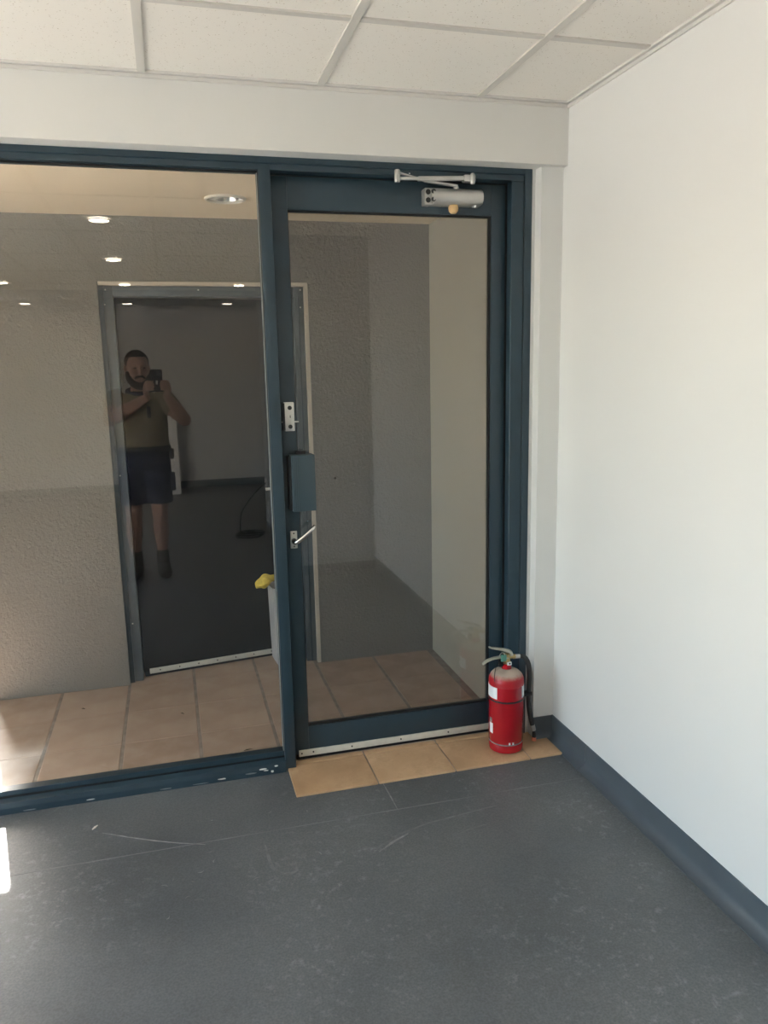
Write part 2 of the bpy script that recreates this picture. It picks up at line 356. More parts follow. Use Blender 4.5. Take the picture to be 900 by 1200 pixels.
# floor seams and scuffs (welded sheet joints and scrapes, flat on the vinyl)
def strip(name, pts, wd, m, parent, z0=0.0, z1=0.0006):
    bm = bmesh.new(); P = [Vector((*p, 0)) for p in pts]; A = []
    for i, p in enumerate(P):
        d = (P[min(i+1, len(P)-1)]-P[max(i-1, 0)]).normalized(); nn = Vector((-d.y, d.x, 0))
        ww = wd*(0.35 if i in (0, len(P)-1) else 1)
        A.append([bm.verts.new(p+nn*ww/2+Vector((0, 0, z1))), bm.verts.new(p-nn*ww/2+Vector((0, 0, z1))), bm.verts.new(p-nn*ww/2+Vector((0, 0, z0))), bm.verts.new(p+nn*ww/2+Vector((0, 0, z0)))])
    for a, b2 in zip(A, A[1:]):
        for k in range(4): bm.faces.new((a[k], a[(k+1) % 4], b2[(k+1) % 4], b2[k]))
    bm.faces.new(A[0][::-1]); bm.faces.new(A[-1])
    return obj(name, bm, m, parent)
strip('weld_line', [(XL, 2.372), (-1, 2.372), (0, 2.372), (0.7, 2.371), (1.2, 2.370), (XR-0.036, 2.369)], 0.004, 'weld', fl)
strip('weld_line', [(0.664, 2.548), (0.666, 2.46), (0.667, 2.374)], 0.0045, 'scuff', fl)
strip('scuff_mark', [(-0.305, 2.526), (-0.22, 2.475), (-0.13, 2.425), (-0.061, 2.392), (0.02, 2.36)], 0.004, 'scuff', fl)
strip('scuff_mark', [(0.524, 2.156), (0.56, 2.19), (0.63, 2.23), (0.735, 2.261), (0.88, 2.28), (1.0, 2.293)], 0.006, 'scuff2', fl)
strip('scuff_mark', [(0.545, 2.158), (0.60, 2.195), (0.66, 2.225)], 0.009, 'scuff', fl)
strip('scuff_mark', [(0.205, 2.30), (0.207, 2.23), (0.213, 2.175), (0.235, 2.14), (0.262, 2.132), (0.282, 2.142), (0.284, 2.17)], 0.010, 'scuff2', fl)
strip('scuff_mark', [(0.80, 2.17), (0.86, 2.19), (0.93, 2.20)], 0.006, 'scuff2', fl)
for k in range(26):
    x = random.uniform(-0.1, 0.7); y = random.uniform(1.95, 2.5); a = random.uniform(0, 6.28); l = random.uniform(0.006, 0.03)
    strip('scuff_mark', [(x, y), (x+l*0.5*math.cos(a), y+l*0.5*math.sin(a)), (x+l*math.cos(a+0.4), y+l*math.sin(a+0.4))], random.uniform(0.002, 0.005), random.choice(['scuff', 'scuff2', 'scuff2']), fl)

# ------------------------------------------------------------------ fixed window and frame
def window(name, x0, x1, label):
    wn = empty(name, ((x0+x1)/2, YF, 0), kind=ST, label=label, category='window')
    # sill: stepped aluminium section
    bm = bmesh.new(); prism(bm, [(YF-0.012, 0), (YF-0.012, 0.022), (YF-0.008, 0.040), (YG-0.012, 0.046), (YG-0.012, 0.052), (YG-0.009, 0.052), (YG-0.009, 0.070), (YG+0.03, 0.070), (YG+0.03, -0.02), (YF, -0.02)], 'x', x0, x1)
    s = obj('sill', bm, 'frame', wn)
    bx('gasket', 'rubber', (x0, x1, YG-0.0125, YG-0.0095, 0.046, 0.0525), s)
    bm = bmesh.new(); prism(bm, [(YF-0.006, 2.20), (YF-0.006, 2.163), (YF, 2.160), (YF, 2.1415), (YG+0.03, 2.1385), (YG+0.03, 2.20)], 'x', x0, x1)
    h = obj('head', bm, 'frame', wn)
    bx('gasket', 'rubber', (x0, x1, YG-0.012, YG-0.003, 2.136, 2.1395), h)
    bx('pane', 'glass', (x0-0.002, x1+0.002, YG-0.003, YG+0.003, 0.065, 2.145), wn)
    return wn, s
w1, sill1 = window('window_1', -1.15, 0.337, 'large fixed glass panel in a dark blue frame left of the door')
bx('mullion', 'frame', (0.337, 0.3765, YF-0.0015, YG+0.05, 0.0, 2.1595), w1, bev=0.0012)
bx('sealant_bead', 'bead', (0.3335, 0.3375, YG-0.007, YG-0.003, 0.07, 2.137), w1)
bx('gasket', 'rubber', (0.3355, 0.3372, YG-0.016, YG-0.007, 0.07, 2.137), w1)
bx('mullion', 'frame', (-1.19, -1.15, YF, YG+0.05, 0.0, 2.165), w1)
window('window_2', -3.29, -1.19, 'second fixed glass panel further left, outside the picture')
for (y0, y1, nm) in ((-0.6, 2.45, 'window_3'),):
    wn = empty(nm, (XL-0.06, (y0+y1)/2, 0.1), kind=ST, label='wide window in the left wall, outside the picture', category='window')
    bx('sill', 'frame', (XL-0.09, XL-0.03, y0, y1, 0.10, 0.15), wn); bx('head', 'frame', (XL-0.09, XL-0.03, y0, y1, 2.09, 2.14), wn)
    for y in (y0+0.02, (y0+y1)/2, y1-0.02): bx('mullion', 'frame', (XL-0.09, XL-0.03, y-0.02, y+0.02, 0.15, 2.09), wn)
    for a, b2 in ((y0+0.04, (y0+y1)/2-0.02), ((y0+y1)/2+0.02, y1-0.04)): bx('pane', 'glass', (XL-0.063, XL-0.057, a, b2, 0.15, 2.09), wn)
# paint worn off along the foot of the sill
for (x, l, z, hgt) in ((0.10, 0.035, 0.012, 0.006), (0.205, 0.045, 0.016, 0.006), (0.25, 0.03, 0.026, 0.006), (0.262, 0.02, 0.019, 0.005), (0.30, 0.014, 0.031, 0.006), (-0.10, 0.05, 0.007, 0.004), (-0.36, 0.03, 0.010, 0.005), (-0.56, 0.05, 0.006, 0.005), (0.285, 0.012, 0.012, 0.01), (0.02, 0.06, 0.006, 0.003)):
    bm = bmesh.new(); k = 7
    A = [(x + l/2*math.cos(2*math.pi*i/k)*random.uniform(.7, 1.1), z + hgt/2*math.sin(2*math.pi*i/k)*random.uniform(.7, 1.1)) for i in range(k)]
    prism(bm, A, 'y', YF-0.0132, YF-0.0105); obj('worn_patch', bm, 'scuff' if l > .04 else 'chip', sill1)

# door frame
tf = empty('trim_1', (0.85, YF, 0), kind=ST, label='dark blue metal frame around the glass door', category='door frame')
bm = bmesh.new(); prism(bm, [(YF-0.006, 2.20), (YF-0.006, 2.163), (YF, 2.160), (YF, 2.1415), (YLEAF-0.004, 2.1415), (YLEAF-0.004, 2.150), (YG+0.06, 2.150), (YG+0.06, 2.20)], 'x', 0.337, 1.319)
obj('head', bm, 'frame', tf)
bm = bmesh.new(); prism(bm, [(1.319, YF-0.006), (1.2915, YF-0.006), (1.2905, YF+0.001), (1.2485, YF+0.012), (1.2465, YF+0.016), (1.2465, YLEAF-0.003), (1.252, YLEAF-0.003), (1.252, YG+0.06), (1.319, YG+0.06)], 'z', 0.0, 2.163)
obj('jamb', bm, 'frame', tf)
bx('jamb_seam', 'rubber', (1.2896, 1.2912, YF-0.0015, YF+0.002, 0.02, 2.158), tf)
bx('jamb_seal', 'rubber', (1.2395, 1.2465, YLEAF-0.001, YLEAF+0.02, 0.03, 2.14), tf)
bx('gap_filler', 'wall', (1.3188, 1.336, YF-0.002, YF+0.05, 0.0, 2.182), tf)
bx('head_seal', 'rubber', (0.381, 1.247, YLEAF-0.003, YLEAF+0.004, 2.135, 2.1385), tf)

# ------------------------------------------------------------------ glass door
d1 = empty('door_1', (0.81, YLEAF, 0.01), kind=ST, label='single glass door in a dark blue metal frame', category='door')
DX0, DX1, DG0, DG1, DZ0, DZ1, DB, DT = 0.3805, 1.239, 0.437, 1.185, 0.030, 2.1485, 0.139, 2.028
YL2 = YLEAF+0.042
bx('stile', 'frame', (DX0, DG0, YLEAF, YL2, DZ0, DZ1), d1, bev=0.0015)
bx('stile', 'frame', (DG1, DX1, YLEAF, YL2, DZ0, DZ1), d1, bev=0.0015)
bx('top_rail', 'frame', (DG0, DG1, YLEAF+0.0003, YL2, DT, DZ1), d1, bev=0.001)
bx('bottom_rail', 'frame', (DG0, DG1, YLEAF+0.0003, YL2, DZ0, DB), d1, bev=0.001)
bx('pane', 'doorglass', (DG0-0.004, DG1+0.004, YGD-0.003, YGD+0.003, DB-0.004, DT+0.004), d1)
bm = bmesh.new()
box(bm, DG0, DG1, YLEAF+0.006, YGD-0.003, DT-0.007, DT); box(bm, DG0, DG1, YLEAF+0.006, YGD-0.003, DB, DB+0.006)
box(bm, DG1-0.006, DG1, YLEAF+0.006, YGD-0.003, DB+0.006, DT-0.007); box(bm, DG0, DG0+0.003, YLEAF+0.008, YGD-0.003, DB+0.006, DT-0.007)
obj('gasket', bm, 'rubber', d1)
sw = bx('seal_strip', 'sweep', (DX0+0.016, DX1-0.002, YLEAF-0.006, YLEAF, 0.023, 0.048), d1, bev=0.001)
for k in range(5):
    x = 0.405 + k*(1.205-0.405)/4 if k else 0.407
    bm = bmesh.new(); lathe(bm, [(0, -0.001), (0.0034, -0.001), (0.0034, 0.0015), (0, 0.002)], 0, 0, 10, axis=((x, YLEAF-0.006, 0.036), (0, -1, 0))); obj('screw', bm, 'darkmetal', sw, True)
bm = bmesh.new(); lathe(bm, [(0, -0.001), (0.0034, -0.001), (0.0034, 0.0015), (0, 0.002)], 0, 0, 10, axis=((0.452, YLEAF-0.006, 0.037), (0, -1, 0))); obj('screw', bm, 'darkmetal', sw, True)
bx('gap_strip', 'rubber', (DX0+0.006, DX1-0.002, YLEAF+0.006, YLEAF+0.036, 0.0075, 0.031), d1)  # black strip standing in for the shadow in the gap under the door
# deadlock plate
lk = bx('deadlock', 'alu', (0.394, 0.4275, YLEAF-0.030, YLEAF, 1.278, 1.379), d1, bev=0.002)
bx('lock_spacer_shade', 'rubber', (0.387, 0.3945, YLEAF-0.0295, YLEAF, 1.281, 1.377), lk)  # black spacer, also painting the dark shadow left of the lock plate
lk['label'] = 'small silver lock plate with a keyhole'
for z in (1.36, 1.294):
    bm = bmesh.new(); lathe(bm, [(0, -0.001), (0.0075, -0.001), (0.0075, 0.0015), (0.004, 0.002), (0.003, 0.0005), (0, 0.0005)], 0, 0, 16, axis=((0.412, YLEAF-0.030, z), (0, -1, 0))); obj('screw', bm, 'darkmetal', lk, True)
bm = bmesh.new(); lathe(bm, [(0, -0.001), (0.010, -0.001), (0.010, 0.002), (0, 0.0025)], 0, 0, 20, axis=((0.412, YLEAF-0.030, 1.329), (0, -1, 0))); obj('key_cylinder', bm, 'alu', lk, True)
bx('keyhole', 'rubber', (0.4110, 0.4135, YLEAF-0.0335, YLEAF-0.032, 1.325, 1.334), lk)
bm = bmesh.new(); tube(bm, [(0.384, YLEAF-0.012, 1.3095), (0.445, YLEAF-0.012, 1.3095)], 0.0028, 10); obj('latch_pin', bm, 'alu', lk, True)
# lock guard box
gb = bx('lock_guard_box', 'frame', (0.4065, 0.489, YLEAF-0.062, YLEAF, 0.993, 1.194), d1, bev=0.002)
gb['label'] = 'blue metal guard box over the lock'
gm = mat('guard_box_paint', (0.040, 0.066, 0.082), 0.42); gb.data.materials.clear(); gb.data.materials.append(gm)
for x in (0.4135, 0.4195, 0.4255): bx('rib', gm, (x, x+0.0025, YLEAF-0.064, YLEAF-0.061, 0.998, 1.189), gb)
bx('latch_notch', 'rubber', (0.430, 0.465, YLEAF-0.02, YLEAF-0.002, 1.194, 1.205), gb)
bx('box_side_shade', 'rubber', (0.3975, 0.4068, YLEAF-0.045, YLEAF, 0.997, 1.189), gb)  # black strip painting the shadow on the box's left side
# lever handle
hp = bx('handle_plate', 'alu', (0.3985, 0.4235, YLEAF-0.008, YLEAF, 0.8475, 0.912), d1, bev=0.0015)
bm = bmesh.new(); lathe(bm, [(0, 0), (0.010, 0), (0.010, 0.022), (0, 0.022)], 0, 0, 16, axis=((0.411, YLEAF-0.008, 0.876), (0, -1, 0))); obj('spindle', bm, 'darkmetal', hp, True)
bm = bmesh.new(); tube(bm, [(0.408, YLEAF-0.030, 0.874), (0.420, YLEAF-0.042, 0.880), (0.450, YLEAF-0.046, 0.903), (0.478, YLEAF-0.044, 0.926), (0.484, YLEAF-0.034, 0.930)], [0.0075, 0.008, 0.0075, 0.007, 0.006], 12, smooth_n=4)
lv = obj('lever', bm, 'chrome', hp, True); lv['label'] = 'shiny chrome door lever slanting upwards'
for z in (0.904, 0.855):
    bm = bmesh.new(); lathe(bm, [(0, -0.001), (0.003, -0.001), (0.003, 0.001), (0, 0.0015)], 0, 0, 10, axis=((0.411, YLEAF-0.008, z), (0, -1, 0))); obj('screw', bm, 'darkmetal', hp, True)
# door closer
dc = empty('door_closer', (1.02, YLEAF, 2.045)); dc.parent = d1; dc.location = (ORG['door_closer']-ORG['door_1'])*U
dc['label'] = 'silver cylinder door closer with folded arm'
bm = bmesh.new(); lathe(bm, [(0, 0), (0.027, 0), (0.0285, 0.003), (0.0285, 0.183), (0.026, 0.186), (0, 0.186)], 0, 0, 28, axis=((0.941, YLEAF-0.042, 2.078), (1, 0, 0.01)))
obj('closer_body', bm, 'alupaint', dc, True)
bx('mounting_plate', 'alupaint', (0.921, 1.128, YLEAF-0.03, YLEAF, 2.053, 2.104), dc, bev=0.002)
bm = bmesh.new(); box(bm, 0.915, 0.944, YLEAF-0.046, YLEAF-0.002, 2.051, 2.107, bev=0.004); obj('end_block', bm, 'alupaint', dc, True)
for (dx, z) in ((0, 2.093), (0, 2.066)):
    bm = bmesh.new(); lathe(bm, [(0, 0), (0.009, 0), (0.009, 0.002), (0, 0.0025)], 0, 0, 14, axis=((0.927, YLEAF-0.046, z), (0, -1, 0))); obj('adjusting_screw', bm, 'darkmetal', dc, True)
for z in (2.093, 2.066):
    bm = bmesh.new(); lathe(bm, [(0, 0), (0.008, 0), (0.008, 0.002), (0, 0.0025)], 0, 0, 14, axis=((0.942, YLEAF-0.062, z), (-0.6, -1, 0))); obj('adjusting_screw', bm, 'darkmetal', dc, True)
bm = bmesh.new(); lathe(bm, [(0, 0), (0.010, 0), (0.010, 0.012), (0, 0.012)], 1.032, YLEAF-0.042, 16, 2.102); obj('pivot', bm, 'alupaint', dc, True)
def bar(name, a, b2, wdt, th, m='alupaint', par=dc):
    a, b2 = Vector(a), Vector(b2); d = (b2-a); L_ = d.length; x = d.normalized(); z = Vector((0, 0, 1)); z = (z-x*z.dot(x)).normalized(); y = z.cross(x)
    bm = bmesh.new(); vs = box(bm, 0, L_, -wdt/2, wdt/2, -th/2, th/2, bev=min(th, wdt)*0.25)
    mt = Matrix((x, y, z)).transposed().to_4x4(); mt.translation = a; bmesh.ops.transform(bm, matrix=mt, verts=bm.verts)
    return obj(name, bm, m, par, True)
bar('lower_arm', (1.034, YLEAF-0.046, 2.116), (0.905, YLEAF-0.075, 2.122), 0.016, 0.007)
bar('lower_arm', (0.912, YLEAF-0.075, 2.121), (0.800, YLEAF-0.098, 2.140), 0.014, 0.006)
bar('forearm', (0.800, YLEAF-0.10, 2.120), (0.885, YLEAF-0.088, 2.126), 0.012, 0.010)
bar('forearm', (0.875, YLEAF-0.088, 2.125), (1.058, YLEAF-0.068, 2.138), 0.016, 0.015)
bm = bmesh.new(); lathe(bm, [(0, 0), (0.009, 0), (0.010, 0.004), (0.010, 0.036), (0.008, 0.040), (0, 0.040)], 0.799, YLEAF-0.102, 16, 2.108); obj('elbow_joint', bm, 'alupaint', dc, True)
bx('arm_bracket', 'alupaint', (1.050, 1.092, YLEAF-0.080, YLEAF-0.050, 2.126, 2.148), dc, bev=0.003)
bm = bmesh.new(); lathe(bm, [(0, 0), (0.007, 0), (0.009, 0.006), (0.009, 0.03), (0.006, 0.036), (0, 0.036)], 1.080, YLEAF-0.080, 16, 2.117); obj('bracket_bolt', bm, 'alupaint', dc, True)
bm = bmesh.new(); lathe(bm, [(0, 0), (0.010, 0.001), (0.0165, 0.008), (0.018, 0.018), (0.016, 0.028), (0, 0.030)], 1.022, YLEAF-0.042, 20, 2.024)
kn = obj('rubber_stop', bm, 'wood', dc, True); kn['label'] = 'pale yellow knob under the closer'
bx('cover_screw', 'paper', (1.100, 1.108, YLEAF-0.044, YLEAF-0.03, 2.048, 2.055), dc)
bx('screw_hole', 'paper', (0.856, 0.861, YF-0.0015, YF+0.001, 2.1485, 2.1515), tf)

# ------------------------------------------------------------------ vestibule
TX = [-0.572+0.3034*k for k in range(-6, 7)]
TYs = [2.852, 3.154, 3.458, YFAR]
fv = boxes('floor_vestibule', 'grout', [(-1.70, XEND+0.1, 2.785, 4.4, -0.12, 0.0035), (-0.78, 1.2, 4.4, 5.1, -0.12, 0.0)], kind=ST, label='terracotta tiled floor of the entrance beyond the glass', category='floor')
def tile(x0, x1, y0, y1, m, parent, top=0.0055):
    bm = bmesh.new(); box(bm, x0, x1, y0, y1, -0.004, top+random.uniform(-0.0006, 0.0006), bev=0.002, seg=1)
    return obj('floor_tile', bm, m, parent)
G = 0.0065
for i in range(len(TX)-1):
    x0, x1 = max(TX[i]+G, -1.695), min(TX[i+1]-G, XEND-0.002)
    if x1 < -1.65: continue
    if x0 > XEND-0.02: continue
    inside = TX[i] > -0.3 and TX[i+1] < 0.7
    for j, (y0, y1) in enumerate(((2.80, 2.852), (2.852, 3.154), (3.154, 3.458), (3.458, 3.762 if inside else 3.783)) + (((3.762, 4.066),) if inside else ())):
        tile(x0, x1, y0+0.0010, y1-0.0010, 'clay', fv)
    if TX[i+1] < -0.87:
        for y0 in (3.788, 4.09): tile(x0, x1, y0+G*.5, y0+0.302-G*.5, 'clay', fv)
# threshold tiles running into the room
th = bx('floor_threshold', 'grout', (0.349, 1.384, 2.553, 2.80, 0.0, 0.003), kind=ST, label='row of tan clay tiles set under the glass door', category='floor')
for (x0, x1) in ((0.346, 0.6455), (0.6505, 0.945), (0.950, 1.250), (1.2545, 1.386)):
    tile(x0, x1, 2.549, 2.764, 'claytan', th, 0.008)
    if x0 < 1.2: tile(max(x0, 0.379), x1, 2.769, 2.798, 'claytan', th, 0.008)
# far wall with a doorway
OX0, OX1, OZ = -0.267, 0.671, 1.890
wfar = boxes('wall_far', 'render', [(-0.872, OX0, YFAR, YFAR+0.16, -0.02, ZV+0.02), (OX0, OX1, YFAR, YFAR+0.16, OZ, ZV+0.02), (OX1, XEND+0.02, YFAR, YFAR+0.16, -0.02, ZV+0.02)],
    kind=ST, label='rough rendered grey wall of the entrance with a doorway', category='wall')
bm = bmesh.new(); lathe(bm, [(0, -0.002), (0.007, -0.002), (0.006, 0.003), (0, 0.004)], 0, 0, 10, axis=((0.775, YFAR, 0.955), (0, -1, 0))); obj('wall_plug', bm, 'leafbit', wfar)
boxes('wall_far_room', 'render', [(-0.872, -0.78, YFAR+0.16, 5.2, -0.13, ZV+0.02), (1.2, 1.3, YFAR+0.16, 5.2, -0.13, ZV+0.02), (-0.872, 1.3, 5.1, 5.2, -0.13, ZV+0.02)], kind=ST, label='dark unlit room behind the far door', category='wall')
bx('wall_light_baffle', 'render', (-1.84, -1.70, 2.86, 6.0, -0.12, ZV+0.02), kind=ST, label='added wall narrowing the light into the entrance, outside the picture', category='wall')  # unseen wall added to keep daylight to the left end of the vestibule
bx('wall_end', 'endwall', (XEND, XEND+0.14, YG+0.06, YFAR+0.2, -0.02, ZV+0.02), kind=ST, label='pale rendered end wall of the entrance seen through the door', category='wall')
# vestibule ceiling with a round hole for the recessed downlight
DCX, DCY, DR = 0.276, 3.355, 0.076
bm = bmesh.new()
sq = 0.17; ring0, ring1 = [], []
for k in range(32):
    a = 2*math.pi*k/32; ca, sa = math.cos(a), math.sin(a); q = sq/max(abs(ca), abs(sa))
    ring0.append(bm.verts.new((DCX+DR*ca, DCY+DR*sa, ZV))); ring1.append(bm.verts.new((DCX+q*ca, DCY+q*sa, ZV)))
for k in range(32): bm.faces.new((ring0[k], ring0[(k+1) % 32], ring1[(k+1) % 32], ring1[k]))
cx0, cx1, cy0, cy1 = -2.25, XEND+0.14, 2.80, 6.0  # overhang out of view is extended to cut sky light and end the sun patch
for d in ((cx0, DCX-sq, cy0, cy1), (DCX+sq, cx1, cy0, cy1), (DCX-sq, DCX+sq, cy0, DCY-sq), (DCX-sq, DCX+sq, DCY+sq, cy1)):
    box(bm, *d, ZV, ZV+0.25)
box(bm, DCX-sq, DCX+sq, DCY-sq, DCY+sq, ZV+0.2, ZV+0.25)
obj('ceiling_vestibule', bm, 'cream', kind=ST, label='cream ceiling of the entrance beyond the glass', category='ceiling')
dl = empty('recessed_downlight', (DCX, DCY, ZV), label='unlit round recessed downlight in the cream entrance ceiling', category='ceiling light')
bm = bmesh.new(); lathe(bm, [(0.083, 0), (0.081, -0.006), (0.073, -0.008), (0.069, -0.004), (0.069, 0.004), (0.075, 0.004)], DCX, DCY, 40, ZV); obj('trim_ring', bm, 'ring', dl, True)
bm = bmesh.new(); lathe(bm, [(0.069, 0.002), (0.064, 0.03), (0.052, 0.07), (0.035, 0.10), (0.0, 0.105)], DCX, DCY, 40, ZV); obj('reflector', bm, 'chrome', dl, True)
bm = bmesh.new(); lathe(bm, [(0, 0.10), (0.014, 0.10), (0.014, 0.07), (0.010, 0.045), (0, 0.04)], DCX, DCY, 16, ZV); obj('lamp_bulb', bm, 'paper', dl, True)

# far door and its frame
t2 = empty('trim_2', (0.2, YFAR+0.03, 0), kind=ST, label='grey blue frame of the far doorway with cream edging', category='door frame')
YJ = YFAR+0.032
bx('jamb', 'frame2', (OX0+0.002, -0.206, YJ, YJ+0.10, 0.004, OZ-0.016), t2, bev=0.002)
bx('jamb_edge', 'frame', (OX0, OX0+0.022, YJ-0.012, YJ, 0.004, OZ-0.016), t2)
bx('jamb', 'frame2', (0.607, OX1-0.002, YJ, YJ+0.10, 0.004, OZ-0.016), t2, bev=0.002)
bx('jamb_bead', 'frame', (0.628, 0.634, YJ-0.004, YJ, 0.004, OZ-0.06), t2)
bx('head', 'frame2', (-0.206, 0.607, YJ, YJ+0.10, 1.830, OZ-0.016), t2, bev=0.002)
bx('edging', 'creamtrim', (OX0+0.004, OX1, YFAR-0.002, YJ+0.002, OZ-0.016, OZ), t2)
bx('edging', 'creamtrim', (OX1-0.015, OX1+0.001, YFAR-0.002, YJ+0.002, 0.004, OZ-0.016), t2)
for (x, z) in ((-0.235, 1.857), (-0.243, 1.793), (-0.237, 1.02), (-0.236, 0.30), (0.642, 1.86), (0.64, 1.78), (0.17, 1.858)):
    bm = bmesh.new(); lathe(bm, [(0, -0.001), (0.004, -0.001), (0.003, 0.002), (0, 0.002)], 0, 0, 8, axis=((x, YJ, z), (0, -1, 0))); obj('screw', bm, 'chip', t2)
HX, HY, ANG = -0.2055, 3.862, math.radians(8.5)
rotm = Matrix.Translation((HX, HY, 0)) @ Matrix.Rotation(ANG, 4, 'Z')
d2 = empty('door_2', (HX, HY, 0.01), kind=ST, label='dark flush door standing slightly ajar in the far doorway', category='door')
def rb(name, m, dims, parent, bev=0):
    bm = bmesh.new(); box(bm, *dims, bev=bev, rot=None); bmesh.ops.transform(bm, matrix=rotm, verts=bm.verts); return obj(name, bm, m, parent, bev > 0)
rb('leaf', 'dark_leaf', (0.004, 0.80, 0.0, 0.04, 0.03, 1.826), d2, 0.002)
s2 = rb('seal_strip', 'sweep', (0.03, 0.795, -0.006, 0.0, 0.020, 0.046), d2, 0.001)
for k in range(7):
    bm = bmesh.new(); lathe(bm, [(0, -0.001), (0.0035, -0.001), (0.0035, 0.0015), (0, 0.002)], 0, 0, 8, axis=((0.08+k*0.095, -0.006, 0.034), (0, -1, 0))); bmesh.ops.transform(bm, matrix=rotm, verts=bm.verts); obj('screw', bm, 'darkmetal', s2)
rb('gap_strip', 'rubber', (0.01, 0.795, 0.004, 0.036, 0.006, 0.03), d2)
hx = 0.675
bm = bmesh.new(); tube(bm, [(hx+0.03, 0, 0.905), (hx+0.03, -0.04, 0.905), (hx+0.015, -0.052, 0.904), (hx-0.03, -0.052, 0.903)], [0.009, 0.010, 0.0105, 0.010], 12, smooth_n=3); bmesh.ops.transform(bm, matrix=rotm, verts=bm.verts)
obj('handle', bm, 'chrome', d2, True)['label'] = 'chrome handle of the far door'

# pale bin in the doorway with a yellow cloth over its rim
bn = empty('waste_bin', (0.525, 3.885, 0.006), label='tall pale grey bin standing against the far door', category='bin')
bm = bmesh.new()
def ringbox(z, s):
    return [Vector((0.512 + s*dx, 3.882 + s*dy, z)) for dx, dy in ((-0.078, 0.068), (-0.066, -0.064), (0.062, -0.062), (0.066, 0.066))]
lv_ = [(0.006, 0.90), (0.012, 0.92), (0.39, 1.0), (0.392, 1.05), (0.410, 1.05), (0.410, 0.98), (0.392, 0.97), (0.03, 0.88)]
R_ = [[bm.verts.new(p) for p in ringbox(z, s)] for z, s in lv_]
for a, b2 in zip(R_, R_[1:]):
    for k in range(4): bm.faces.new((a[k], a[(k+1) % 4], b2[(k+1) % 4], b2[k]))
bm.faces.new(R_[0][::-1]); bm.faces.new(R_[-1])
obj('bin_body', bm, 'bin', bn)
bm = bmesh.new(); box(bm, 0.458, 0.563, 3.836, 3.93, 0.07, 0.385, bev=0.01); obj('bin_liner', bm, 'rubber', bn, True)
bm = bmesh.new(); vs = bmesh.ops.create_icosphere(bm, subdivisions=4, radius=1)['verts']
for v in vs:
    x, y, z = v.co; a = math.atan2(y, x)
    k = 1 + 0.10*math.sin(3*a+1.0) + 0.07*math.sin(7*a+4*z) + 0.05*math.sin(9*x+5*y)
    z2 = z*(0.022 + 0.007*math.sin(5*x+2) + 0.005*math.sin(8*y+3*x)) + 0.005*math.sin(6*y+2*x)
    v.co = Vector((0.412 + 0.052*x*k, 3.835 + 0.046*y*k, 0.448 + z2 + 0.016*x - 0.012*max(0, -x-0.3)))
yc = obj('cleaning_cloth', bm, 'yellow', smooth=True, label='crumpled yellow cloth draped over the rim of the bin', category='cloth')
# dry leaf bits on the entrance tiles
lp = [(0.13, 2.90, 'dry leaf scrap on the tiles just behind the sill, left of the mullion'), (0.215, 2.945, 'dry leaf scrap behind the sill nearest the mullion'),
      (0.19, 2.91, 'dry leaf scrap behind the sill beside the one nearest the mullion'), (-0.10, 2.92, 'dry leaf scrap behind the sill in the middle of the window'),
      (-0.03, 3.37, 'lone dry leaf scrap on the tile below the far door'), (-0.46, 3.56, 'dry leaf scrap on the tile below the rendered wall')]
for k, (x, y, leaf_label) in enumerate(lp):
    bm = bmesh.new(); a = random.uniform(0, 3.1); l = random.uniform(0.010, 0.02)
    q = [(-l, 0, 0), (-l*0.3, l*0.25, 0.002), (l, 0, 0.001), (0.1*l, -l*0.28, 0.003)]
    vs = [bm.verts.new(Vector((x+p[0]*math.cos(a)-p[1]*math.sin(a), y+p[0]*math.sin(a)+p[1]*math.cos(a), 0.0075+p[2]))) for p in q]
    vb = [bm.verts.new(v.co - Vector((0, 0, 0.0012))) for v in vs]
    bm.faces.new(vs); bm.faces.new(vb[::-1])
    for i in range(4): bm.faces.new((vs[i], vb[i], vb[(i+1) % 4], vs[(i+1) % 4]))
    obj('dry_leaf', bm, 'leafbit', label=leaf_label, category='leaf', group='leaf scraps on the entrance tiles')
# chip on the vinyl
bm = bmesh.new(); tube(bm, [(-0.338, 2.552, 0.003), (-0.331, 2.561, 0.004), (-0.323, 2.572, 0.003)], [(0.002, 0.002), (0.004, 0.003), (0.002, 0.0015)], 6)
obj('paint_chip', bm, 'chip', label='small white chip lying on the grey floor', category='debris')

# ------------------------------------------------------------------ fire extinguisher
EX, EY, EZ = 1.197, 2.660, 0.0085
fe = empty('fire_extinguisher', (EX, EY, EZ), label='red fire extinguisher with black hose standing on the tan tiles', category='fire extinguisher')
def ev(a): return EZ + a
bm = bmesh.new(); lathe(bm, [(0.05, 0.004), (0.060, 0.0), (0.0655, 0.003), (0.0665, 0.010), (0.0665, 0.030), (0.0648, 0.034), (0.0655, 0.038), (0.068, 0.042), (0.068, 0.268)], EX, EY, 40, EZ); obj('cylinder', bm, 'red', fe, True)
bm = bmesh.new(); lathe(bm, [(0.068, 0.268), (0.068, 0.282), (0.0665, 0.293), (0.0615, 0.305), (0.051, 0.316), (0.036, 0.324), (0.020, 0.329)], EX, EY, 40, EZ); obj('shoulder', bm, 'dusty', fe, True)
bm = bmesh.new(); lathe(bm, [(0.0655, 0.0335), (0.0672, 0.035), (0.0672, 0.037), (0.0655, 0.0385)], EX, EY, 40, EZ); obj('weld_ring', bm, M['scuff'] , fe, True)
bm = bmesh.new(); lathe(bm, [(0, 0.325), (0.0185, 0.325), (0.0185, 0.346), (0.016, 0.348), (0, 0.348)], EX, EY, 24, EZ); obj('neck', bm, 'red', fe, True)
bm = bmesh.new(); lathe(bm, [(0, 0.346), (0.014, 0.346), (0.0155, 0.352), (0.0155, 0.364), (0.012, 0.368), (0.012, 0.388), (0, 0.39)], EX, EY, 8, EZ)
